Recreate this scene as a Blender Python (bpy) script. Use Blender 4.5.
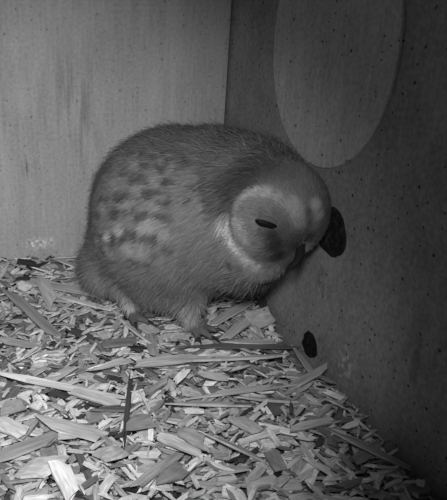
import bpy, bmesh, math, random
import numpy as np
from mathutils import Vector, Matrix
from mathutils.bvhtree import BVHTree

for o in list(bpy.data.objects): bpy.data.objects.remove(o)
scene = bpy.context.scene
col = scene.collection
rng = np.random.default_rng(7)
random.seed(7)
V = Vector

# ------------------------------------------------------------------ camera
FPX, PPX, PPY = 631.0, 121.0, 250.0
PITCH, YAW = math.radians(22.6), math.radians(12.5)
CAM = V((-.189, -.477, .208))
FW = V((math.sin(YAW)*math.cos(PITCH), math.cos(YAW)*math.cos(PITCH), -math.sin(PITCH)))
RT = V((math.cos(YAW), -math.sin(YAW), 0))
UP = RT.cross(FW)
cd = bpy.data.cameras.new('camera'); cam = bpy.data.objects.new('camera', cd); col.objects.link(cam)
cam.matrix_world = Matrix((RT, UP, -FW)).transposed().to_4x4()
cam.location = CAM
cd.sensor_fit = 'AUTO'; cd.sensor_width = 36; cd.lens = FPX*36/500
cd.shift_x = (223.5-PPX)/500; cd.clip_start = .01; cd.clip_end = 20
scene.camera = cam

# ------------------------------------------------------------------ world, light, exposure
w = bpy.data.worlds.new('world'); scene.world = w; w.use_nodes = True
w.node_tree.nodes['Background'].inputs[0].default_value = (1, 1, 1, 1)
w.node_tree.nodes['Background'].inputs[1].default_value = .045
# the infrared lamp of the nest camera, mounted beside its lens
ld = bpy.data.lights.new('infrared_lamp', 'SPOT'); lamp = bpy.data.objects.new('infrared_lamp', ld); col.objects.link(lamp)
ld.energy = 5.9; ld.spot_size = math.radians(76); ld.spot_blend = 1.0; ld.shadow_soft_size = .014
lamp.location = CAM + RT*-.004 + UP*.034
aim = CAM + FW*.42 + RT*-.085 + UP*-.03
lamp.rotation_euler = (aim-lamp.location).to_track_quat('-Z', 'Y').to_euler()
vs = scene.view_settings
vs.view_transform = 'Standard'; vs.look = 'None'; vs.gamma = 1; vs.exposure = 0; vs.use_curve_mapping = False

# ------------------------------------------------------------------ helpers
def ray(x, y): return FW + RT*((x-PPX)/FPX) - UP*((y-PPY)/FPX)
def at(x, y, t): return CAM + ray(x, y)*t
def onz(x, y, z=0.0):
    r = ray(x, y); return CAM + r*((z-CAM.z)/r.z)
XW = .003      # plane of the right wall
def onx(x, y, X=XW):
    r = ray(x, y); return CAM + r*((X-CAM.x)/r.x)
def ony(x, y, Y=0.0):
    r = ray(x, y); return CAM + r*((Y-CAM.y)/r.y)
def project(P):
    q = np.asarray(P, float) - np.array(CAM)
    z = np.maximum(q @ np.array(FW), 1e-3)
    return PPX + FPX*(q @ np.array(RT))/z, PPY - FPX*(q @ np.array(UP))/z, z

def tag(o, label=None, cat=None, group=None, kind=None):
    if label: o['label'] = label
    if cat: o['category'] = cat
    if group: o['group'] = group
    if kind: o['kind'] = kind
    return o
def link(name, me, mat=None, parent=None):
    o = bpy.data.objects.new(name, me); col.objects.link(o)
    if mat is not None and me is not None and not me.materials: me.materials.append(mat)
    if parent: o.parent = parent
    return o
def from_bm(name, bm, mat, parent=None, smooth=False):
    me = bpy.data.meshes.new(name); bm.normal_update(); bm.to_mesh(me); bm.free()
    if smooth:
        for p in me.polygons: p.use_smooth = True
    return link(name, me, mat, parent)
def box(bm, lo, hi):
    M = Matrix.Translation([(a+b)/2 for a, b in zip(lo, hi)]) @ Matrix.Diagonal([b-a for a, b in zip(lo, hi)]+[1])
    return bmesh.ops.create_cube(bm, size=1, matrix=M)

class NT:
    def __init__(s, name, rough=.8, spec=.2):
        s.m = bpy.data.materials.new(name); s.m.use_nodes = True; s.t = s.m.node_tree
        s.b = s.t.nodes['Principled BSDF']; s.b.inputs['Roughness'].default_value = rough
        s.b.inputs['Specular IOR Level'].default_value = spec
    def n(s, typ, **kw):
        x = s.t.nodes.new(typ)
        for k, v in kw.items():
            if hasattr(x, k): setattr(x, k, v)
            else: x.inputs[k].default_value = v
        return x
    def l(s, a, b): s.t.links.new(a, b)
    def math(s, op, a, b=None, c=None, clamp=False):
        x = s.t.nodes.new('ShaderNodeMath'); x.operation = op; x.use_clamp = clamp
        for i, v in enumerate((a, b, c)):
            if v is None: continue
            if hasattr(v, 'is_output'): s.l(v, x.inputs[i])
            else: x.inputs[i].default_value = v
        return x.outputs[0]
    def mapr(s, v, a, b, c, d):
        x = s.n('ShaderNodeMapRange'); s.l(v, x.inputs[0])
        for i, q in enumerate((a, b, c, d)): x.inputs[i+1].default_value = q
        return x.outputs[0]
    def vmul(s, vec, xyz):
        x = s.n('ShaderNodeVectorMath', operation='MULTIPLY'); s.l(vec, x.inputs[0]); x.inputs[1].default_value = xyz; return x.outputs[0]
    def noise(s, vec, scale, detail=3, rough=.55, dist=0):
        x = s.n('ShaderNodeTexNoise'); s.l(vec, x.inputs['Vector'])
        x.inputs['Scale'].default_value = scale; x.inputs['Detail'].default_value = detail
        x.inputs['Roughness'].default_value = rough; x.inputs['Distortion'].default_value = dist
        return x.outputs['Fac']
    def grey(s, v):
        c = s.n('ShaderNodeCombineColor')
        for i in range(3): s.l(v, c.inputs[i])
        s.l(c.outputs[0], s.b.inputs['Base Color'])
    def bump(s, v, strength, dist=.001):
        x = s.n('ShaderNodeBump'); x.inputs['Strength'].default_value = strength; x.inputs['Distance'].default_value = dist
        s.l(v, x.inputs['Height']); s.l(x.outputs[0], s.b.inputs['Normal'])

def plain(name, g, rough=.7, spec=.2):
    k = NT(name, rough, spec); k.b.inputs['Base Color'].default_value = (g, g, g, 1); return k.m

def wall_wood(name, base, stretch, stains=(), speck=1.0, rough=.75, blotch=.25, grit=.10):
    k = NT(name, rough, .25)
    tc = k.n('ShaderNodeTexCoord').outputs['Object']
    g1 = k.noise(k.vmul(tc, stretch), 1.0, 5, .6, .25)
    g2 = k.noise(k.vmul(tc, [a*3.1 for a in stretch]), 1.0, 3, .6, .1)
    big = k.noise(tc, 14, 3, .5)
    fine = k.noise(tc, 420, 2, .6)
    v = k.math('ADD', k.mapr(g1, .3, .7, -.09, .09), k.mapr(g2, .3, .7, -.07, .07))
    v = k.math('ADD', v, k.mapr(big, .3, .7, -blotch*.5, blotch*.5))
    v = k.math('ADD', v, k.mapr(fine, .3, .7, -grit, grit))
    v = k.math('MULTIPLY', k.math('ADD', v, 1.0), base)
    # small dark specks and pinholes
    sx = k.n('ShaderNodeSeparateXYZ'); k.l(tc, sx.inputs[0])
    cx = k.n('ShaderNodeCombineXYZ'); k.l(k.math('ADD', sx.outputs[0], sx.outputs[1]), cx.inputs[0]); k.l(sx.outputs[2], cx.inputs[1])
    for sc, th, pick in ((170, .10, .86), (60, .055, .86), (95, .075, .90)):
        vo = k.n('ShaderNodeTexVoronoi', voronoi_dimensions='2D'); k.l(cx.outputs[0], vo.inputs['Vector']); vo.inputs['Scale'].default_value = sc
        near = k.math('LESS_THAN', vo.outputs['Distance'], th)
        sp = k.n('ShaderNodeSeparateColor'); k.l(vo.outputs['Color'], sp.inputs[0])
        on = k.math('GREATER_THAN', sp.outputs[0], pick)
        msk = k.math('MULTIPLY', near, on)
        v = k.math('MULTIPLY', v, k.math('SUBTRACT', 1.0, k.math('MULTIPLY', msk, .62*speck)))
    # stains and figure with a shape of their own: (centre, radii, strength, noise scale); strength < 0 darkens
    for c, r, s_, ns in stains:
        sb = k.n('ShaderNodeVectorMath', operation='SUBTRACT'); k.l(tc, sb.inputs[0]); sb.inputs[1].default_value = c
        ln = k.n('ShaderNodeVectorMath', operation='LENGTH'); k.l(k.vmul(sb.outputs[0], [1/max(a, 1e-6) if a > 0 else 0 for a in r]), ln.inputs[0])
        fall = k.mapr(ln.outputs['Value'], .2, 1.0, 1.0, 0.0)
        nz = k.mapr(k.noise(tc if s_ > 0 else k.vmul(tc, stretch), ns if s_ > 0 else ns, 4, .65), .46, .60, 0, 1)
        v = k.math('MULTIPLY', v, k.math('ADD', 1.0, k.math('MULTIPLY', k.math('MULTIPLY', fall, nz), s_)))
    k.grey(v)
    k.bump(k.math('ADD', k.math('MULTIPLY', g1, .6), fine), .35, .0006)
    return k.m

# ------------------------------------------------------------------ setting
XL, YF, ZT, ZF = -.42, -.52, .30, -.05
pA, pB, pC = ony(40, 243), ony(75, 110), ony(28, 168)
m_back = wall_wood('pale_plywood', .41, (130, 130, 9), [
    ((pA.x, 0, pA.z), (.016, 0, .007), 1.3, 330),
    ((pB.x, 0, pB.z), (.036, 0, .08), -.34, 1.0),
    ((pC.x, 0, pC.z), (.007, 0, .011), -.65, 3.0)], grit=.13, speck=.6)
q1, q2, q3 = onx(345, 368), onx(320, 285), onx(425, 360)
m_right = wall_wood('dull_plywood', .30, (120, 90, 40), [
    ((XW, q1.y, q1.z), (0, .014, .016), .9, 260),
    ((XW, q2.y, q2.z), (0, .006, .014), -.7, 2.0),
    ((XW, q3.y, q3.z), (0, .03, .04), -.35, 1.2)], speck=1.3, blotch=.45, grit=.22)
m_oval = wall_wood('oval_plywood', .50, (120, 120, 14), [], speck=1.3, blotch=.30, grit=.18)
m_floor = wall_wood('floor_board', .30, (100, 10, 100))

bm = bmesh.new(); box(bm, (XL-.012, 0, ZF-.012), (XW-.0012, .012, ZT)); 
bmesh.ops.bevel(bm, geom=bm.edges[:], offset=.0012, segments=2, affect='EDGES')
tag(from_bm('wall_back', bm, m_back), kind='structure', label='pale plywood back wall of the nest box')
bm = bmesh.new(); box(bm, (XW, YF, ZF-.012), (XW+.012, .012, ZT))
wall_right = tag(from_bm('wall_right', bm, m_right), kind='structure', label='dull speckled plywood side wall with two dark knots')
bm = bmesh.new(); box(bm, (XL-.012, YF, ZF-.012), (XL, -.0005, ZT))
tag(from_bm('wall_left', bm, m_back), kind='structure', label='pale plywood side wall facing the owl')
bm = bmesh.new(); box(bm, (XL+.0005, YF, ZF-.012), (XW-.0005, -.0005, ZF))
tag(from_bm('floor', bm, m_floor), kind='structure', label='wooden floor board under the wood chip litter')

# oval cover on the side wall (its upper end lies above the frame)
def disc_on_wall(name, cy, cz, ry, rz, th, mat, parent, tilt=0, wob=0, n=96, rim=.0006, rings=1, relief=0, rnd=None):
    """flat-ish plate on the plane x=0, facing -x; outline with a wobble, rounded rim, concentric relief"""
    rnd = rnd or random.Random(3)
    ph = [rnd.uniform(0, 6.28) for _ in range(6)]
    def rad(a): return 1 + wob*(math.sin(2*a+ph[0])*.8 + math.sin(3*a+ph[1])*.6 + math.sin(5*a+ph[2])*.35 + math.sin(9*a+ph[3])*.2)
    vs_, fs = [], []
    levels = [(1.0, XW), (1.0, XW-th+rim)]
    for i in range(rings+1):
        f = (1-rim/max(ry, rz))*(1-i/(rings+1.0))
        levels.append((f, XW-th - (relief*(.5+.5*math.sin(i*2.4)) + relief*.5*rnd.random() if i else 0)))
    for f, x in levels:
        for j in range(n):
            a = 2*math.pi*j/n; r_ = rad(a)*f
            y, z = ry*r_*math.cos(a), rz*r_*math.sin(a)
            vs_.append((x + relief*.6*math.sin(7*a+f*9)*(f < .99), cy + y*math.cos(tilt)-z*math.sin(tilt), cz + y*math.sin(tilt)+z*math.cos(tilt)))
    for L in range(len(levels)-1):
        for j in range(n):
            a, b = L*n+j, L*n+(j+1) % n
            fs.append((a, b, b+n, a+n))
    vs_.append((levels[-1][1], cy, cz)); c = len(vs_)-1
    base = (len(levels)-1)*n
    for j in range(n): fs.append((base+j, base+(j+1) % n, c))
    me = bpy.data.meshes.new(name); me.from_pydata(vs_, [], fs); me.update()
    bm = bmesh.new(); bm.from_mesh(me); bmesh.ops.recalc_face_normals(bm, faces=bm.faces); bm.to_mesh(me); bm.free()
    return link(name, me, mat, parent)
OV = (-.143, .180, .066, .070)
tag(disc_on_wall('oval_cover', OV[0], OV[1], OV[2], OV[3], .0015, m_oval, wall_right), label='smooth pale oval plywood cover')

def knot_mat(name, lo, hi):
    k = NT(name, .85, .15); tc = k.n('ShaderNodeTexCoord').outputs['Object']
    nz = k.noise(k.vmul(tc, (1, 2.2, 1)), 210, 4, .65, .6)
    k.grey(k.mapr(nz, .35, .7, lo, hi)); k.bump(nz, .8, .001); return k.m
m_knot, m_hole = knot_mat('dark_knot', .006, .035), knot_mat('black_knot', .006, .02)
c = onx(331, 231)
tag(disc_on_wall('knot', c.y, c.z, .0165, .0145, .0010, m_knot, wall_right, .35, .05, 48, .0005, 6, .0009, random.Random(11)), label='large dark ringed knot')
c = onx(310, 345)
tag(disc_on_wall('knot', c.y, c.z, .0092, .0084, .0006, m_hole, wall_right, .2, .07, 40, .0004, 4, .0005, random.Random(5)), label='small black knot just above the litter')

# ------------------------------------------------------------------ wood chip litter
def Hsurf(x, y):
    h = .0125*np.exp(-((x+.20)/.09)**2 - ((y-.0)/.045)**2)
    h = h - .013*np.exp(-((x-.0)/.030)**2 - ((y+.162)/.035)**2)
    h = h - .010*np.exp(-((x+.020)/.010)**2 - ((y+.262)/.013)**2)
    h = h + .0015*np.sin(x*61+1)*np.sin(y*53)
    return h
G = .002
NX, NY = int(.362/G), int(.42/G)
GX0, GY0 = -.36, -.42
gx = GX0 + (np.arange(NX)+.5)*G; gy = GY0 + (np.arange(NY)+.5)*G
HB = Hsurf(gx[:, None], gy[None, :])
HM = HB - .0135
TOP = np.full((NX, NY), -1)

# bed of fine wood dust under the chips
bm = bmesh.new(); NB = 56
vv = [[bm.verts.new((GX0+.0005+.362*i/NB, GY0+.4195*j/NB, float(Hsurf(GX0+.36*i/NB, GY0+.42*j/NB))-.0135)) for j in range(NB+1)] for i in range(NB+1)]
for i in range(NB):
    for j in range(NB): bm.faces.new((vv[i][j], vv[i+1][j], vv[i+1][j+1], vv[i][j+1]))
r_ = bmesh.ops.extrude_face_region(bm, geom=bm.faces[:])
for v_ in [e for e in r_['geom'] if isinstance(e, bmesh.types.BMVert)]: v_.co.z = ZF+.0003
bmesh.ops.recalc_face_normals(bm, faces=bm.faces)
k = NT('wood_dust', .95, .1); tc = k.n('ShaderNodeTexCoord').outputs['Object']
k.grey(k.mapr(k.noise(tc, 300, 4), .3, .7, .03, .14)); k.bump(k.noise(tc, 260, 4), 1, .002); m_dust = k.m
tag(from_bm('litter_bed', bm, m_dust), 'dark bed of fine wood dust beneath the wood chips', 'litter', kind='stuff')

def chip_verts(rnd, style):
    """unit chip: x in -.5...5 (length), y width, z 0..1 (thickness), broken jagged ends; returns verts, faces, uvs"""
    xs = [-.5, -.22, .2, .5]
    if style == 'splinter': hw = [rnd.uniform(.10, .35), .46, .5, rnd.uniform(.08, .4)]
    elif style == 'block': hw = [.47, .5, .5, .46]
    elif style == 'wedge': hw = [.16, .32, .44, .5]
    else: hw = [rnd.uniform(.3, .5), .5, .48, rnd.uniform(.25, .5)]
    hw = [h*rnd.uniform(.88, 1.08) for h in hw]
    drift = rnd.uniform(-.12, .12)
    off = [drift*x*2 + rnd.uniform(-.06, .06) for x in xs]
    jag = .10 if style != 'splinter' else .16
    e0 = [rnd.uniform(-jag, jag) for _ in range(3)]; e1 = [rnd.uniform(-jag, jag) for _ in range(3)]
    sk = rnd.uniform(-.16, .16); sk2 = rnd.uniform(-.16, .16)
    bend = rnd.uniform(-.4, .6) if style != 'block' else rnd.uniform(-.15, .2)
    tw = rnd.uniform(-.4, .4)
    vs_, uv = [], []
    for i, x in enumerate(xs):
        for j, sg in enumerate((-1, 0, 1)):
            dx = e0[j]+sk*sg if i == 0 else e1[j]+sk2*sg if i == 3 else 0
            y = off[i] + sg*hw[i] + (rnd.uniform(-.12, .12) if sg == 0 else 0)
            zb = bend*(.25-x*x)*1.6 + tw*x*sg
            tz = rnd.uniform(.8, 1.1) if 0 < i < 3 else rnd.uniform(.4, .95)
            vs_ += [(x+dx, y, zb+tz), (x+dx, y, zb)]; uv += [(x+dx, y)]*2
    def id_(i, j, b): return i*6 + j*2 + b
    fs = []
    for i in range(3):
        for j in range(2):
            fs += [(id_(i, j, 0), id_(i+1, j, 0), id_(i+1, j+1, 0), id_(i, j+1, 0)), (id_(i, j, 1), id_(i, j+1, 1), id_(i+1, j+1, 1), id_(i+1, j, 1))]
        fs += [(id_(i, 0, 0), id_(i, 0, 1), id_(i+1, 0, 1), id_(i+1, 0, 0)), (id_(i, 2, 0), id_(i+1, 2, 0), id_(i+1, 2, 1), id_(i, 2, 1))]
    for j in range(2):
        fs += [(id_(0, j, 0), id_(0, j+1, 0), id_(0, j+1, 1), id_(0, j, 1)), (id_(3, j, 0), id_(3, j, 1), id_(3, j+1, 1), id_(3, j+1, 0))]
    return vs_, fs, uv
SHAPES = []
rs = random.Random(21)
for st in ['chip']*8 + ['splinter']*6 + ['block']*6 + ['wedge']*5: SHAPES.append((st,)+chip_verts(rs, st))
STY = {s: [i for i, q in enumerate(SHAPES) if q[0] == s] for s in ('chip', 'splinter', 'block', 'wedge')}

CH = []    # x,y,z0,slope,roll,ang,L,W,T,shape,shade,label,name
def rest(x, y, a, L, W):
    n = max(4, int(L/.002)); m = max(2, int(W/.002)+1)
    u = np.linspace(-.48, .48, n)*L; v_ = np.linspace(-.42, .42, m)*W
    ca, sa = math.cos(a), math.sin(a)
    X = x + u[:, None]*ca - v_[None, :]*sa; Y = y + u[:, None]*sa + v_[None, :]*ca
    if X.max() > XW-.0012 or X.min() < GX0+.002 or Y.max() > -.0012 or Y.min() < GY0+.002: return None
    I = ((X-GX0)/G).astype(int); J = ((Y-GY0)/G).astype(int)
    h = HM[I, J]; k_ = max(1, n//3)
    hl, hr = np.quantile(h[:k_], .9), np.quantile(h[-k_:], .9)
    s = float(np.clip((hr-hl)/(.66*L), -.50, .50))
    rr = float(np.clip((np.mean(h[:, -1])-np.mean(h[:, 0]))/max(.84*W, 1e-4), -.35, .35)) if W > .003 else 0.
    pl = s*u[:, None] + rr*v_[None, :]
    z0 = float(np.quantile(h-pl, .93))
    return z0, s, rr, I, J, pl, float((h-HB[I, J]).mean())
def put(x, y, a, L, W, T, shape, shade, label=None, name='wood_chip', lift=0):
    r_ = rest(x, y, a, L, W)
    if r_ is None: return False
    z0, s, rr, I, J, pl, _ = r_
    if label is None and rng.random() < .30:
        s += rng.normal()*.16; rr += rng.normal()*.25; z0 += .0008; pl = pl*1.0
    z0 += lift
    ztop = z0 + pl + T*1.05
    HM[I, J] = np.maximum(HM[I, J], ztop); TOP[I, J] = len(CH)
    CH.append((x, y, z0, s, rr, a, L, W, T, shape, shade, label, name))
    return True
def rand_chip(small=False):
    L = float(np.clip(rng.lognormal(math.log(.0092 if not small else .006), .42), .003, .026))
    W = float(np.clip(L*rng.uniform(.10, .42), .0010, .0070))
    if rng.random() < .12: W = min(L*rng.uniform(.55, .8), .010)
    T = float(rng.uniform(.0005, .0017))
    r_ = rng.random()
    st = 'chip' if r_ < .4 else 'splinter' if r_ < .62 else 'block' if r_ < .85 else 'wedge'
    sh = int(rng.choice(STY[st]))
    r_ = rng.random()
    shade = float(rng.uniform(.58, .85) if r_ < .24 else rng.uniform(.36, .58) if r_ < .68 else rng.uniform(.13, .34) if r_ < .93 else rng.uniform(.03, .1))
    return L, W, T, sh, shade
for it in range(9500):
    L, W, T, sh, shade = rand_chip(it % 3 == 0)
    best = None
    for c_ in range(5):
        if rng.random() < .75: x, y = rng.uniform(-.235, .0005), rng.uniform(-.345, -.002)
        else: x, y = rng.uniform(-.355, -.002), rng.uniform(-.415, -.002)
        a = rng.normal(-.15, .75) if rng.random() < .7 else rng.uniform(-1.57, 1.57)
        r_ = rest(x, y, a, L, W)
        if r_ is None: continue
        sc = r_[0]-float(Hsurf(x, y)) + .2*r_[6]
        if best is None or sc < best[0]: best = (sc, x, y, a)
    if best is None or best[0] > .0035: continue
    put(best[1], best[2], best[3], L, W, T, sh, shade)

for it in range(950):
    L = float(rng.uniform(.004, .011)); W = float(max(.0010, L*rng.uniform(.12, .42)))
    x, y = rng.uniform(-.235, .0005), rng.uniform(-.345, -.002)
    a = rng.normal(-.1, .8); r_ = rest(x, y, a, L, W)
    if r_ is None or r_[0]-float(Hsurf(x, y)) > .0035: continue
    st = ('splinter', 'chip', 'block')[int(rng.integers(3))]
    put(x, y, a, L, W, float(rng.uniform(.0005, .0012)), int(rng.choice(STY[st])), float(rng.choice([.8, .65, .5, .25, .06], p=[.22, .25, .25, .2, .08])))

# chips that stand out one by one: pixel ends, pixel width, shade, style, label
FEAT = [
 ((-6, 384), (118, 402), 6, .72, 'splinter', 'long thin pale wood sliver lying across many small chips'),
 ((-14, 467), (73, 436), 14, .40, 'chip', 'broad long grey wood chip with a split end at the litter front'),
 ((131, 381), (124, 446), 5, .07, 'splinter', 'thin dark twig lying crosswise over pale chips'),
 ((6, 302), (53, 347), 9, .36, 'block', 'straight grey wooden strip lying aslant below the wall'),
 ((196, 355), (292, 342), 8, .14, 'splinter', 'long dark strip of bark in front of the owl'),
 ((197, 404), (276, 388), 5, .52, 'splinter', 'long slim pale splinter in front of the bark strip'),
 ((198, 364), (282, 358), 4, .50, 'splinter', 'slim straight splinter beside the dark bark strip'),
 ((342, 416), (416, 453), 8, .36, 'splinter', 'long curved sliver pointing along the foot of the dull wall'),
 ((212, 330), (246, 306), 9, .52, 'block', 'pale straight strip lying against the wall side of the owl foot'),
 ((226, 345), (263, 311), 7, .50, 'block', 'narrow pale strip leaning toward the dark straw tuft'),
 ((250, 334), (272, 324), 16, .58, 'block', 'squarish pale split chip by the foot of the dull wall'),
 ((222, 347), (276, 338), 6, .55, 'splinter', 'pale splinter just behind the dark bark strip'),
 ((28, 285), (92, 294), 9, .50, 'chip', 'broad flat pale plank chip behind the grey strip'),
 ((60, 303), (112, 317), 4, .72, 'splinter', 'bright slim splinter beside the owl rear leg'),
 ((40, 296), (56, 312), 10, .42, 'block', 'short grey block touching the broad plank chip'),
 ((92, 428), (56, 433), 20, .62, 'wedge', 'wide pale leaf shaped shaving above the split chip'),
 ((46, 428), (104, 434), 17, .60, 'chip', 'very wide pale shaving lying flat near the dark twig'),
 ((20, 468), (58, 482), 22, .70, 'chip', 'wide bright shaving in front of the broad grey chip'),
 ((55, 478), (74, 500), 15, .74, 'block', 'bright oblong block at the litter front'),
 ((100, 459), (122, 448), 15, .55, 'block', 'pale rectangular block beside the foot of the dark twig'),
 ((128, 434), (153, 433), 13, .26, 'block', 'dark grey rectangular block right beside the dark twig'),
 ((158, 438), (202, 452), 9, .62, 'chip', 'pale ridged chip in front of the dark rectangular block'),
 ((138, 490), (178, 452), 8, .38, 'block', 'grey strip lying aslant at the litter front'),
 ((155, 488), (184, 464), 15, .28, 'wedge', 'broad dark grey wedge beside the aslant grey strip'),
 ((180, 430), (206, 442), 12, .38, 'block', 'grey block behind the pale ridged chip'),
 ((176, 405), (236, 398), 5, .46, 'splinter', 'slim grey splinter reaching past the long pale splinter'),
 ((136, 372), (196, 364), 8, .48, 'chip', 'flat pale chip in front of the owl feet'),
 ((100, 348), (136, 342), 11, .28, 'chip', 'dark grey chip in front of the rear owl foot'),
 ((150, 333), (154, 361), 10, .42, 'block', 'upright facing grey block between the owl feet'),
 ((118, 325), (148, 348), 4, .60, 'splinter', 'bright thin splinter below the rear owl foot'),
 ((-3, 346), (38, 352), 7, .42, 'splinter', 'grey splinter at the near end of the straight strip'),
 ((36, 360), (49, 360), 10, .86, 'block', 'small very bright square chip among grey slivers'),
 ((2, 412), (24, 408), 10, .34, 'block', 'grey block behind the wide pale shavings'),
 ((232, 422), (256, 440), 11, .46, 'block', 'grey oblong block in the middle of the far litter slope'),
 ((268, 452), (282, 475), 12, .30, 'block', 'grey block tipped toward the dark hollow'),
 ((245, 404), (300, 398), 5, .42, 'splinter', 'slim grey splinter on the slope below the black knot'),
 ((286, 392), (322, 382), 8, .44, 'chip', 'flat grey chip by the dark gap under the black knot'),
 ((300, 352), (313, 376), 8, .44, 'wedge', 'wedge shaped chip leaning on the wall beneath the black knot'),
 ((206, 452), (262, 462), 6, .44, 'splinter', 'pale splinter in front of the oblong grey block'),
 ((290, 430), (330, 424), 6, .40, 'chip', 'narrow grey chip behind the long curved sliver'),
 ((92, 368), (128, 356), 7, .58, 'wedge', 'pale wedge behind the upper end of the dark twig'),
 ((-4, 425), (22, 436), 12, .66, 'chip', 'bright flat chip behind the broad grey chip'),
 ((70, 408), (116, 416), 7, .50, 'chip', 'pale chip just in front of the long thin sliver'),
 ((17, 262), (36, 264), 5, .05, 'chip', 'black flake near the droppings on the pale wall'),
 ((34, 275), (47, 268), 4, .05, 'chip', 'small black slanting flake beside the wide plank chip'),
 ((16, 287), (30, 285), 4, .05, 'chip', 'small black flake at the tip of the plank chip'),
 ((-6, 241), (12, 240), 4, .04, 'splinter', 'black sliver against the foot of the pale wall'),
 ((-6, 252), (4, 252), 4, .04, 'chip', 'black flake under the black sliver by the pale wall'),
 ((52, 258), (74, 257), 4, .55, 'splinter', 'pale sliver at the foot of the pale wall'),
]
for (a0, a1, wd, shade, st, lab) in FEAT:
    mx, my = (a0[0]+a1[0])/2, (a0[1]+a1[1])/2
    zz = 0.0
    for _ in range(3):
        P0, P1 = onz(*a0, zz), onz(*a1, zz); M_ = (P0+P1)/2
        ii = min(max(int((M_.x-GX0)/G), 0), NX-1); jj = min(max(int((M_.y-GY0)/G), 0), NY-1)
        zz = float(HM[ii, jj])
    d = P1-P0; L = d.length; a = math.atan2(d.y, d.x)
    t_ = (M_-CAM).dot(FW)
    sx, sy = a1[0]-a0[0], a1[1]-a0[1]; hz = abs(sx)/math.hypot(sx, sy)
    W = wd*t_/FPX*(1+.45*hz)
    x, y = M_.x, M_.y
    for tr in range(60):
        if put(x, y, a, L, W, float(rng.uniform(.0009, .0016)), int(rng.choice(STY[st])), shade, lab): break
        x = min(x, x-.0008) if M_.x > -.05 else x
        y -= .0008
        a *= .985
# choose the 300 chips that show most
ii, jj = np.nonzero(TOP >= 0)
px, py, pz = project(np.c_[gx[ii], gy[jj], HM[ii, jj]])
owl_px = ((px-190)/105)**2 + ((py-225)/82)**2 < 1
ok = (px > 0) & (px < 447) & (py > 0) & (py < 500) & ~owl_px
score = np.bincount(TOP[ii, jj][ok], weights=1/pz[ok]**2, minlength=len(CH))
for i, c_ in enumerate(CH):
    if c_[11]: score[i] += 1e9
order = np.argsort(-score); indiv = set(int(i) for i in order[:300])

def chip_material(name, use_attr):
    k = NT(name, .8, .2)
    uv = k.n('ShaderNodeUVMap').outputs[0]
    if use_attr:
        sh = k.n('ShaderNodeAttribute', attribute_name='shade').outputs['Fac']
        vec = uv
    else:
        oi = k.n('ShaderNodeObjectInfo')
        sp = k.n('ShaderNodeSeparateColor'); k.l(oi.outputs['Color'], sp.inputs[0]); sh = sp.outputs[0]
        ad = k.n('ShaderNodeVectorMath', operation='ADD'); k.l(uv, ad.inputs[0])
        mu = k.n('ShaderNodeVectorMath', operation='SCALE'); k.l(oi.outputs['Location'], mu.inputs[0]); mu.inputs['Scale'].default_value = 90
        k.l(mu.outputs[0], ad.inputs[1]); vec = ad.outputs[0]
    g = k.noise(k.vmul(vec, (2.2, 7, 1)), 1.0, 4, .6, .4)
    b = k.noise(k.vmul(vec, (1.2, 1.2, 1)), 1.0, 2)
    v = k.math('MULTIPLY', sh, k.mapr(g, .28, .72, .66, 1.28))
    v = k.math('MULTIPLY', v, k.mapr(b, .3, .7, .8, 1.18))
    k.grey(v); k.bump(g, .5, .0006); return k.m
m_chip, m_chips = chip_material('split_wood', False), chip_material('split_wood_litter', True)
meshes = []
for st, vs_, fs, uv in SHAPES:
    me = bpy.data.meshes.new('wood_chip'); me.from_pydata(vs_, [], fs)
    ul = me.uv_layers.new(name='UVMap')
    for lp in me.loops: ul.data[lp.index].uv = uv[lp.vertex_index]
    me.materials.append(m_chip); me.update(); meshes.append(me)
def chip_matrix(c_):
    x, y, z0, s, rr, a, L, W, T = c_[:9]
    ux = V((math.cos(a), math.sin(a), s)).normalized()
    uy = V((-math.sin(a), math.cos(a), rr)); uy = (uy - ux*uy.dot(ux)).normalized(); uz = ux.cross(uy)
    M = Matrix((ux*L, uy*W, uz*T)).transposed().to_4x4(); M.translation = (x, y, z0); return M
LAND = [(onz(x, y), t) for x, y, t in [
    (30, 392, 'beside the long thin pale sliver'), (95, 399, 'near the tip of the long thin pale sliver'), (30, 452, 'beside the broad split grey chip'),
    (70, 437, 'at the split end of the broad grey chip'), (128, 390, 'at the upper end of the dark twig'), (125, 440, 'at the foot of the dark twig'),
    (30, 325, 'beside the straight aslant grey strip'), (245, 350, 'beside the dark bark strip'), (200, 356, 'at the end of the bark strip toward the owl'),
    (380, 435, 'beside the long curved sliver'), (350, 420, 'at the upper end of the curved sliver'), (310, 360, 'beneath the black knot'),
    (128, 318, 'beside the rear owl foot'), (190, 330, 'beside the front owl foot'), (60, 288, 'beside the broad plank chip'), (20, 262, 'near the black flakes by the pale wall'),
    (262, 306, 'beside the dark straw tuft'), (40, 475, 'beside the wide bright front shaving'), (170, 475, 'beside the broad dark grey wedge'),
    (142, 432, 'beside the dark rectangular block'), (180, 445, 'beside the pale ridged chip'), (236, 396, 'beside the long slim pale splinter'),
    (42, 360, 'near the very bright square chip'), (115, 345, 'beside the dark grey chip before the rear foot'), (244, 431, 'beside the oblong grey slope block'),
    (275, 464, 'beside the tipped grey block'), (300, 395, 'by the dark gap below the knot'), (166, 368, 'beside the flat chip before the owl'), (235, 457, 'beside the pale front splinter'),
    (310, 427, 'beside the narrow grey slope chip')]]
sv, sf, su, ssh = [], [], [], []
base = 0
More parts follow.
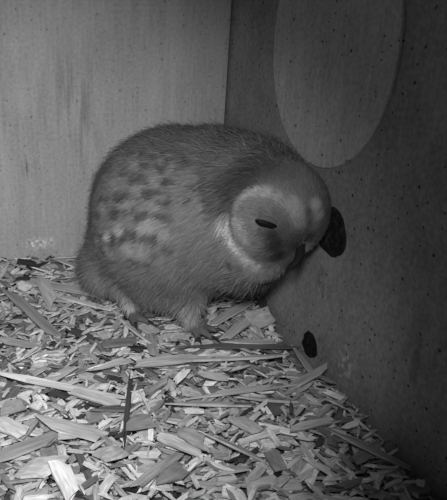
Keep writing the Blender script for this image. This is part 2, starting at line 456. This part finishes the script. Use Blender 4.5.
for i, c_ in enumerate(CH):
    M = chip_matrix(c_)
    if i in indiv:
        o = link('wood_chip', meshes[c_[9]]); o.matrix_world = M
        s = c_[10]; o.color = (s, s, s, 1)
        if c_[11]: tag(o, c_[11], 'wood chip')
        else:
            L, W = c_[6], c_[7]; r_ = W/L
            shp = 'narrow' if r_ < .25 else 'oblong' if r_ < .45 else 'broad'
            tone = 'blackish' if s < .12 else 'dark' if s < .28 else 'grey' if s < .45 else 'pale' if s < .64 else 'bright'
            px_, py_, _ = project([[c_[0], c_[1], c_[2]]])
            lm = min(LAND, key=lambda q: (q[0].x-c_[0])**2 + (q[0].y-c_[1])**2)[1]
            size = 'long' if L > .019 else 'large' if L > .0155 else 'mid-sized' if L > .012 else 'small'
            lab = '%s %s %s wood chip %s' % (size, shp, tone, lm)
            tag(o, lab, 'wood chip', 'loose chips ' + lm)
    else:
        st, vs_, fs, uv = SHAPES[c_[9]]
        A = np.array(vs_) @ np.array(M.to_3x3()).T + np.array(M.translation)
        sv.append(A); sf += [[q+base for q in f] for f in fs]; base += len(vs_)
        su.append(np.array(uv)+rng.uniform(0, 60, 2)); ssh.append(np.full(len(vs_), c_[10]))
me = bpy.data.meshes.new('wood_chip_litter'); me.from_pydata(np.concatenate(sv).tolist(), [], sf)
ul = me.uv_layers.new(name='UVMap'); U_ = np.concatenate(su)
li = np.empty(len(me.loops), int); me.loops.foreach_get('vertex_index', li)
ul.data.foreach_set('uv', U_[li].astype(np.float32).ravel())
at_ = me.attributes.new('shade', 'FLOAT', 'POINT'); at_.data.foreach_set('value', np.concatenate(ssh).astype(np.float32))
me.update()
tag(link('wood_chip_litter', me, m_chips), 'countless small wood chips heaped over the nest box floor', 'litter', kind='stuff')

def floor_z(x, y, r=2):
    i, j = int((x-GX0)/G), int((y-GY0)/G); return float(np.quantile(HM[i-r:i+r+1, j-r:j+r+1], .8))

# dark straw tuft at the wall
P = onx(265, 304, -.0015); zt = floor_z(P.x, P.y); hs = max(.0026, (P.z+.004-zt)/4)
bm = bmesh.new(); rr = random.Random(4)
for kx in range(26):
    p = V((P.x+rr.uniform(-.003, .001), P.y+rr.uniform(-.004, .004), zt-.001)); d = V((rr.uniform(-.3, .1), rr.uniform(-.4, .4), rr.uniform(.8, 1.2))).normalized()
    prev = None
    for s in range(5):
        r_ = .0008*(1-s/5)+.0002; ring = []
        for q in range(4):
            a = q*math.pi/2; ring.append(bm.verts.new(p + V((math.cos(a), math.sin(a), 0))*r_))
        if prev:
            for q in range(4): bm.faces.new((prev[q], prev[(q+1) % 4], ring[(q+1) % 4], ring[q]))
        prev = ring; d = (d + V((rr.uniform(-.5, .3), rr.uniform(-.5, .5), rr.uniform(-.5, .2)))).normalized()
        p = p + d*hs*(.8 if s else 1.2); p.x = min(p.x, XW-.0009)
tag(from_bm('straw_tuft', bm, plain('dark_straw', .05)), 'small dark curled straw tuft standing where litter meets wall', 'straw')

# ------------------------------------------------------------------ owl
fz = [floor_z(*onz(131, 316).xy), floor_z(*onz(190, 326).xy)]
ankA = onz(129, 314, fz[0]+.004); ankB = onz(190, 324, fz[1]+.004)
owl = link('owl', None)
owl.location = ((ankA.x+ankB.x)/2, (ankA.y+ankB.y)/2, min(fz))
tag(owl, 'fluffy grey owl with spotted back bending its pale face down to the wall', 'owl')
bpy.context.view_layer.update()
OI = Matrix.Translation(-owl.location)
def part(name, me, mat): 
    me.transform(OI); return link(name, me, mat, owl)

def sphere(bm, c, r, M=None, seg=24):
    m = Matrix.Translation(c) @ (M.to_4x4() if M else Matrix.Identity(4)) @ Matrix.Diagonal((r[0], r[1], r[2], 1) if hasattr(r, '__len__') else (r, r, r, 1))
    bmesh.ops.create_uvsphere(bm, u_segments=seg, v_segments=seg//2, radius=1, matrix=m)
def capsule(bm, pts, rad, seg=10):
    for i in range(len(pts)):
        sphere(bm, pts[i], rad[i], seg=seg)
        if i:
            d = pts[i]-pts[i-1]
            q = d.to_track_quat('Z', 'Y').to_matrix().to_4x4()
            bmesh.ops.create_cone(bm, cap_ends=True, segments=seg, radius1=rad[i-1], radius2=rad[i], depth=d.length,
                                  matrix=Matrix.Translation((pts[i]+pts[i-1])/2) @ q)
BL = [((176, 214), .415, 83), ((212, 208), .398, 77), ((143, 238), .434, 52), ((246, 196), .372, 57), ((244, 244), .374, 42), ((118, 262), .444, 34), ((262, 200), .360, 50), ((172, 246), .418, 58), ((256, 255), .356, 27), ((246, 240), .362, 34), ((270, 262), .350, 16)]
HC = at(277, 208, .349); HR = 50*.349/FPX
fwd = (HC - at(120, 240, .44)); fwd.z = 0; fwd.normalize(); side = V((-fwd.y, fwd.x, 0))
bm = bmesh.new()
for (pxl, t, r) in BL: sphere(bm, at(*pxl, t), r*t/FPX)
sphere(bm, HC, HR)
def cam_dir(x, y, z): return (RT*x + UP*y - FW*z).normalized()
face_n = cam_dir(.45, -.42, .79)
face_u = cam_dir(.35, .9, .25); face_u = (face_u-face_n*face_u.dot(face_n)).normalized()
face_m = face_u.cross(face_n)       # sideways
if face_m.dot(RT) < 0: face_m = -face_m
# flat facial disc front and brow
FM = Matrix((face_m, face_u, face_n)).transposed()
sphere(bm, HC+face_n*HR*.26 - face_u*HR*.14 - face_m*HR*.16, (HR*.96, HR*.92, HR*.66), FM)
# legs and toes
TOES = []
for ank, fzz in ((ankA, fz[0]), (ankB, fz[1])):
    hip = ank + V((0, 0, .034)) - fwd*.004
    capsule(bm, [hip, ank+V((0, 0, .010)), ank], [.012, .0062, .0046])
    for ai, (ang, ln) in enumerate(((-.62, .017), (-.08, .019), (.50, .017), (2.75, .012))):
        dr = (fwd*math.cos(ang) + side*math.sin(ang))
        b = ank + dr*.003
        mid = ank + dr*(ln*.55); mid.z = max(fzz+.0034, floor_z(mid.x, mid.y)+.0024)
        tip = ank + dr*ln; tip.z = max(fzz+.0016, floor_z(tip.x, tip.y)+.0018)
        capsule(bm, [b, mid, tip], [.0036, .0030, .0024], 8)
        TOES.append((tip, dr))
me = bpy.data.meshes.new('tmp'); bm.to_mesh(me); bm.free()
tmp = link('tmp', me)
md = tmp.modifiers.new('r', 'REMESH'); md.mode = 'VOXEL'; md.voxel_size = .0017
md = tmp.modifiers.new('s', 'SMOOTH'); md.iterations = 10; md.factor = .5
dg = bpy.context.evaluated_depsgraph_get(); bpy.context.view_layer.update()
body_me = bpy.data.meshes.new_from_object(tmp.evaluated_get(dg)); body_me.name = 'body'
bpy.data.objects.remove(tmp)
body_me.materials.clear()
# soften the lobes of trunk and head (not the legs and toes)
bco = np.empty(len(body_me.vertices)*3); body_me.vertices.foreach_get('co', bco); bco = bco.reshape(-1, 3)
ed = np.empty(len(body_me.edges)*2, np.int64); body_me.edges.foreach_get('vertices', ed); ed = ed.reshape(-1, 2)
deg = np.bincount(ed.ravel(), minlength=len(bco))[:, None].astype(float)
wt_ = np.clip((bco[:, 2:3]-max(fz)-.018)/.02, 0, 1)
for it in range(26):
    acc = np.stack([np.bincount(ed[:, 0], bco[ed[:, 1], q], len(bco)) + np.bincount(ed[:, 1], bco[ed[:, 0], q], len(bco)) for q in range(3)], 1)
    lap = acc/np.maximum(deg, 1)-bco
    bco = bco + lap*wt_*.5
body_me.vertices.foreach_set('co', bco.ravel()); body_me.update()
for p in body_me.polygons: p.use_smooth = True
bvh = BVHTree.FromPolygons([v_.co.copy() for v_ in body_me.vertices], [list(p.vertices) for p in body_me.polygons])
def hit(x, y):
    r = ray(x, y).normalized(); h = bvh.ray_cast(CAM, r); return h[0], h[1]

# plumage colours, as patches round points on the skin: (pixel found on the skin, radius m, albedo, weight)
SP = []
def spot(x, y, r, g, wt=1.0):
    p, n_ = hit(x, y)
    if p is not None: SP.append((np.array(p), r, g, wt))
BASE = .175
for (x, y, r, g, wt) in [
  # crown and nape, dark
  (250, 178, .010, .06, .9), (232, 186, .009, .06, .9), (270, 172, .009, .07, .8), (222, 203, .008, .08, .7), (288, 176, .008, .10, .6), (215, 185, .010, .09, .5), (244, 187, .004, .05, .8), (232, 200, .004, .05, .8),
  # brow
  (239, 210, .0032, .30, .9), (242, 202, .0034, .36, 1), (248, 196, .0034, .40, 1), (257, 193, .0034, .38, 1), (267, 194, .0034, .36, 1), (277, 198, .0034, .32, .9), (284, 204, .0034, .30, .8),
  (258, 205, .004, .19, .8), (270, 206, .004, .20, .8), (250, 212, .004, .17, .8), (263, 212, .003, .12, .7), (275, 213, .003, .15, .7),
  # pale crescent of the cheek
  (228, 219, .0046, .62, 1), (230, 228, .0056, .74, 1), (235, 238, .0056, .70, 1), (242, 248, .0052, .62, 1), (250, 257, .0042, .50, 1), (258, 264, .0034, .36, .9),
  # pale lore stripes
  (292, 205, .0042, .36, .9), (297, 214, .0044, .38, .9), (299, 223, .0040, .34, .8), (315, 207, .0038, .46, 1), (317, 217, .0038, .44, 1), (313, 227, .0034, .30, .8), (307, 213, .0022, .10, .9), (308, 222, .0022, .11, .8),
  # dusky zone under and round the eye
  (273, 235, .0040, .045, 1), (276, 244, .0044, .045, 1), (279, 254, .0044, .05, 1), (263, 231, .003, .10, .8), (240, 224, .0048, .36, 1), (246, 236, .0045, .34, 1), (253, 247, .004, .27, .9), (255, 232, .003, .17, .8), (262, 256, .003, .2, .8), (284, 264, .004, .10, .7), (283, 230, .004, .13, .6), (290, 245, .004, .16, .6), (296, 236, .004, .18, .6),
  # throat line under the disc
  (232, 263, .0034, .06, .8), (222, 261, .003, .08, .6), (242, 267, .003, .08, .6),
  ]: spot(x, y, r, g, wt)
for (x, y, rx, g) in [(148, 158, 7, .05), (165, 152, 6, .05), (128, 172, 7, .06), (140, 180, 5, .05), (160, 170, 8, .05), (172, 182, 6, .05), (110, 198, 5, .05), (128, 196, 5, .04),
    (152, 194, 8, .05), (176, 200, 9, .04), (98, 214, 5, .06), (120, 212, 6, .05), (142, 214, 7, .05), (168, 216, 7, .06), (105, 232, 7, .035), (118, 240, 7, .035), (132, 234, 6, .05),
    (150, 236, 7, .06), (140, 262, 9, .07), (160, 282, 9, .08), (130, 285, 8, .08), (185, 166, 8, .06), (195, 190, 9, .07), (98, 250, 5, .07), (165, 250, 7, .08), (190, 150, 8, .08), (155, 140, 8, .09), (210, 160, 8, .09)]:
    for q in range(6): spot(x+rng.normal()*rx*.9, y+rng.normal()*2.6, rng.uniform(.0014, .0030), g*1.05, .9)
for (x, y, r, g) in [(110, 234, .0030, .50), (100, 240, .0034, .32), (122, 228, .003, .32), (130, 246, .0036, .28), (122, 160, .004, .20), (136, 168, .004, .20), (118, 184, .004, .20),
    (142, 188, .0034, .21), (160, 180, .0034, .20), (106, 206, .0034, .21), (132, 204, .0034, .22), (155, 206, .0034, .20), (150, 226, .0045, .27), (144, 250, .0045, .23), (112, 250, .004, .24), (165, 232, .004, .21), (180, 214, .004, .18)]: spot(x, y, r*1.2, g*1.12, .95)
for (x, y, r, g) in [(128, 306, .010, .48), (188, 314, .009, .48), (205, 285, .02, .20), (240, 280, .015, .19), (110, 285, .014, .20), (170, 300, .014, .20)]: spot(x, y, r, g, .6)
SPc = np.array([s[0] for s in SP]); SPr = np.array([s[1] for s in SP]); SPg = np.array([s[2] for s in SP]); SPw = np.array([s[3] for s in SP])
def plumage_grey(P):
    P = np.asarray(P); out = np.empty(len(P))
    for i in range(0, len(P), 20000):
        q = P[i:i+20000]
        d2 = ((q[:, None, :]-SPc[None])**2).sum(2)
        wt = (SPw*np.exp(-(d2/SPr**2)))**2.5
        out[i:i+20000] = (BASE*.09 + (wt*SPg).sum(1))/(.09 + wt.sum(1))
    return out

def attr_material(name, rough=.9, spec=.08):
    k = NT(name, rough, spec); a_ = k.n('ShaderNodeAttribute', attribute_name='shade').outputs['Fac']
    k.grey(a_); return k.m
m_skin, m_feather = attr_material('down'), attr_material('feather_barbs')
co = np.empty(len(body_me.vertices)*3, np.float32); body_me.vertices.foreach_get('co', co); co = co.reshape(-1, 3)
tz = np.array([min(fz)+.0]); 
g_ = plumage_grey(co)*.9
anks = np.array([ankA, ankB])
near_foot = np.minimum(np.linalg.norm(co-anks[0], axis=1), np.linalg.norm(co-anks[1], axis=1))
foot = (co[:, 2] < max(fz)+.0065) & (near_foot < .026)
g_[foot] = .13
body_me.attributes.new('shade', 'FLOAT', 'POINT').data.foreach_set('value', g_.astype(np.float32))

# strands
body_me.calc_loop_triangles()
nt = len(body_me.loop_triangles)
tri = np.empty(nt*3, np.int32); body_me.loop_triangles.foreach_get('vertices', tri); tri = tri.reshape(-1, 3)
A, B, C_ = co[tri[:, 0]].astype(float), co[tri[:, 1]].astype(float), co[tri[:, 2]].astype(float)
cr = np.cross(B-A, C_-A); ar = np.linalg.norm(cr, axis=1)/2
pr = ar/ar.sum()
eye_dir = cam_dir(-.32, -.30, .88)
eyeL_dir = eye_dir - face_m*2*eye_dir.dot(face_m)
def eye_pos(d):
    h = bvh.ray_cast(HC + d*.06, -d); return h[0]
p_eye = hit(266, 223)[0]
ev = p_eye - HC; p_eye2 = None
evm = ev - face_m*2*ev.dot(face_m)
h = bvh.ray_cast(HC+evm.normalized()*.07, -evm.normalized()); p_eye2 = h[0]
p_beak = hit(303, 245)[0]
def strands(n, seed, keep, lenf, wid, lift, name, jit=.25):
    r = np.random.default_rng(seed)
    T_ = r.choice(nt, n, p=pr); u, v_ = r.random(n), r.random(n); f = u+v_ > 1; u[f] = 1-u[f]; v_[f] = 1-v_[f]
    P = A[T_] + (B-A)[T_]*u[:, None] + (C_-A)[T_]*v_[:, None]
    N = cr[T_]/np.maximum(np.linalg.norm(cr[T_], axis=1), 1e-12)[:, None]
    nf = np.minimum(np.linalg.norm(P-anks[0], axis=1), np.linalg.norm(P-anks[1], axis=1))
    m = ~((P[:, 2] < max(fz)+.0062) & (nf < .026))
    for e_ in (p_eye, p_eye2): m &= np.linalg.norm(P-np.array(e_), axis=1) > .0034
    m &= np.linalg.norm(P-np.array(p_beak), axis=1) > .0022
    m &= keep(P)
    P, N = P[m], N[m]; n = len(P)
    hd = P-np.array(HC); hl = np.linalg.norm(hd, axis=1)
    fc = np.clip((hd/hl[:, None]) @ np.array(face_n), -1, 1)
    onhead = np.clip((.036-hl)/.008, 0, 1)
    # flow: back along the body and down; on the face, outward from the beak
    flow = -np.array(fwd)*1.0 + np.array([0, 0, -.75])
    F_ = np.tile(flow, (n, 1))
    out = P-np.array(p_beak); out /= np.maximum(np.linalg.norm(out, axis=1), 1e-6)[:, None]
    wf = (onhead*np.clip((fc+.1)/.4, 0, 1))[:, None]
    F_ = F_*(1-wf) + out*1.3*wf
    low = np.clip((.05-(P[:, 2]-min(fz)))/.03, 0, 1)[:, None]*(1-wf)
    F_ = F_*(1-low) + np.array([-.25*fwd.x, -.25*fwd.y, -1.1])*low
    F_ = F_ + r.normal(size=(n, 3))*jit
    Tn = F_ - N*(F_*N).sum(1)[:, None]; Tn /= np.maximum(np.linalg.norm(Tn, axis=1), 1e-6)[:, None]
    th = np.clip(r.normal(lift, .12, n), .05, 1.2)
    D = Tn*np.cos(th)[:, None] + N*np.sin(th)[:, None]
    D2 = Tn*np.cos(th*.45)[:, None] + N*np.sin(th*.45)[:, None] + np.array([0, 0, -.15])
    L = lenf(P, onhead*np.clip((fc+.1)/.4, 0, 1), low[:, 0])*r.uniform(.7, 1.25, n)
    Wd = np.cross(D, N); Wd /= np.maximum(np.linalg.norm(Wd, axis=1), 1e-6)[:, None]
    wv = (wid*r.uniform(.7, 1.3, n))[:, None]
    P0 = P - N*.0004; P1 = P0 + D*(L*.5)[:, None]; P2 = P1 + D2*(L*.5)[:, None]
    # keep clear of the walls and the litter
    for Q in (P1, P2): Q[:, 0] = np.minimum(Q[:, 0], XW-.0012); Q[:, 2] = np.maximum(Q[:, 2], HM[np.clip(((Q[:, 0]-GX0)/G).astype(int), 0, NX-1), np.clip(((Q[:, 1]-GY0)/G).astype(int), 0, NY-1)]+.0004)
    VV = np.stack([P0-Wd*wv*.5, P0+Wd*wv*.5, P1+Wd*wv*.5, P1-Wd*wv*.5, P2], 1).reshape(-1, 3)
    b = np.arange(n)[:, None]*5
    quads = (b + np.array([0, 1, 2, 3])); tris = (b + np.array([3, 2, 4]))
    g = plumage_grey(P0 + (P1-P0)*.9)
    g = g*np.clip(r.normal(1, .13, n), .6, 1.5)
    sh = np.stack([g*.92, g*.92, g, g, g*1.04], 1).reshape(-1)
    me = bpy.data.meshes.new(name)
    me.vertices.add(len(VV)); me.vertices.foreach_set('co', VV.astype(np.float32).ravel())
    nl = n*7; me.loops.add(nl)
    lv = np.concatenate([quads, tris], 1).reshape(-1); me.loops.foreach_set('vertex_index', lv.astype(np.int32))
    st = (np.arange(n)[:, None]*7 + np.array([0, 4])).reshape(-1)
    me.polygons.add(2*n); me.polygons.foreach_set('loop_start', st.astype(np.int32))
    me.polygons.foreach_set('use_smooth', np.ones(2*n, bool))
    me.update(calc_edges=True); me.validate()
    me.attributes.new('shade', 'FLOAT', 'POINT').data.foreach_set('value', sh.astype(np.float32))
    return part(name, me, m_feather)
# the folded near wing: an ellipsoidal region on the flank
wc = np.array(hit(140, 205)[0]); wa = np.array(fwd*.8+V((0, 0, .35))); wa /= np.linalg.norm(wa)
def in_wing(P):
    q = P-wc; la = q @ wa; ld2 = (q**2).sum(1)-la**2
    return (la/.052)**2 + ld2/.036**2 < 1
def in_face(P):
    hd = P-np.array(HC); hl = np.linalg.norm(hd, axis=1)
    return (hl < .040) & ((hd/hl[:, None]) @ np.array(face_n) > -.02)
part_body = part('body', body_me, m_skin)
strands(120000, 1, lambda P: ~in_wing(P) & ~in_face(P), lambda P, f, lo: (.0105+.002*lo)*np.where(P[:, 2] < max(fz)+.022, .42, 1)*np.where(np.random.default_rng(9).random(len(P)) < .15, 1.5, 1), .00042, .52, 'body_plumage', .35)
strands(190000, 2, in_wing, lambda P, f, lo: .0080+0*lo, .00055, .32, 'wing_plumage', .16)
strands(330000, 3, in_face, lambda P, f, lo: .0056-.0008*f, .00042, .50, 'facial_disc', .3)

# half-closed eyes: a dark almond under a heavy upper lid
m_eye = plain('dark_eye', .006, .55, .1)
m_lid = plain('dusky_lid', .10, .85, .1)
for pe in (p_eye, p_eye2):
    out = ((pe-HC).normalized()*.6 + face_n*.4).normalized()
    up_ = (face_u - out*face_u.dot(out)).normalized(); sd = up_.cross(out)
    sg = 1 if pe is p_eye else -1
    tl = math.radians(-4)*sg
    up2, sd2 = up_*math.cos(tl)+sd*math.sin(tl), sd*math.cos(tl)-up_*math.sin(tl)
    FE = Matrix((sd2, up2, out)).transposed()
    c_ = pe + out*.0006
    bm = bmesh.new(); sphere(bm, c_, (.0060, .0024, .0022), FE); me = bpy.data.meshes.new('eye'); bm.to_mesh(me); bm.free()
    for p in me.polygons: p.use_smooth = True
    e_ = part('eye', me, m_eye)
    bm = bmesh.new(); prev = None
    for i in range(13):
        x = -1+2*i/12; yv = .0026*math.sqrt(max(0, 1-x*x))
        p = c_ + sd2*x*.0060 + up2*(yv*.95+.0002) + out*(.0008*(1-x*x)); r_ = .0008*math.sqrt(max(0, 1-x*x))+.00015
        ring = [bm.verts.new(p + up2*r_*1.6*math.cos(q*math.pi/4) + out*r_*math.sin(q*math.pi/4)) for q in range(8)]
        if prev:
            for q in range(8): bm.faces.new((prev[q], prev[(q+1) % 8], ring[(q+1) % 8], ring[q]))
        prev = ring
    me = bpy.data.meshes.new('upper_eyelid'); bm.to_mesh(me); bm.free(); me.transform(OI)
    for p in me.polygons: p.use_smooth = True
    link('upper_eyelid', me, m_lid, e_)

# beak: hooked, dark
b0 = p_beak - face_n*.002
tip = at(288, 270, (p_beak-CAM).dot(FW)-.003)
bm = bmesh.new(); prev = None; NB_ = 12
for i in range(NB_+1):
    s = i/NB_
    p = b0.lerp(tip, s) + face_n*(.0030*math.sin(math.pi*min(1, s*1.05)*.95))
    ax = (tip-b0).normalized(); nn = (face_n-ax*face_n.dot(ax)).normalized(); mm = ax.cross(nn)
    rw, rh = .0021*(1-s)**.4+.0002, .0026*(1-s)**.4+.0002
    ring = [bm.verts.new(p + mm*rw*math.cos(q*math.pi/6) + nn*rh*math.sin(q*math.pi/6)) for q in range(12)]
    if prev:
        for q in range(12): bm.faces.new((prev[q], prev[(q+1) % 12], ring[(q+1) % 12], ring[q]))
    prev = ring
bm.faces.new(prev)
me = bpy.data.meshes.new('beak'); bm.to_mesh(me); bm.free()
for p in me.polygons: p.use_smooth = True
part('beak', me, plain('horn', .015, .7, .08))

# claws
m_claw = plain('claw', .03, .4, .4)
for tip, dr in TOES:
    bm = bmesh.new(); prev = None
    for i in range(7):
        s = i/6; p = tip - dr*.001 + dr*(.0075*s) + V((0, 0, .0016*math.sin(s*2.2) - .0022*s*s)); rd = .0013*(1-s)+.00015
        ring = [bm.verts.new(p + V((0, 0, 1))*rd*math.sin(q*math.pi/4) + dr.cross(V((0, 0, 1)))*rd*math.cos(q*math.pi/4)) for q in range(8)]
        if prev:
            for q in range(8): bm.faces.new((prev[q], prev[(q+1) % 8], ring[(q+1) % 8], ring[q]))
        prev = ring
    me = bpy.data.meshes.new('claw'); bm.to_mesh(me); bm.free(); part('claw', me, m_claw)

# short tail
root = at(112, 262, .455)
m_tail = plain('tail_quill', .20, .85, .1)
for i in range(5):
    a = (i-2)*.16; d = (-fwd*.80 + side*math.sin(a)*.8 + V((0, 0, -.42))).normalized(); sd = d.cross(V((0, 0, 1))).normalized(); nn = sd.cross(d)
    bm = bmesh.new(); L_ = .034-.003*abs(i-2); rows = []
    for j in range(8):
        s = j/7; wv = .0055*math.sin(math.pi*min(1, .25+.62*s))**.7*(1 if s < .98 else .6)
        c_ = root + d*L_*s + sd*(i-2)*.0012 + nn*(.0006*(i % 2) + .003*s*s)
        rows.append([bm.verts.new(c_+sd*wv), bm.verts.new(c_+nn*.0006), bm.verts.new(c_-sd*wv), bm.verts.new(c_-nn*.0003)])
    for j in range(7):
        for q in range(4): bm.faces.new((rows[j][q], rows[j][(q+1) % 4], rows[j+1][(q+1) % 4], rows[j+1][q]))
    bm.faces.new(rows[-1]); bm.faces.new(rows[0][::-1])
    me = bpy.data.meshes.new('tail_feather'); bm.to_mesh(me); bm.free(); part('tail_feather', me, m_tail)
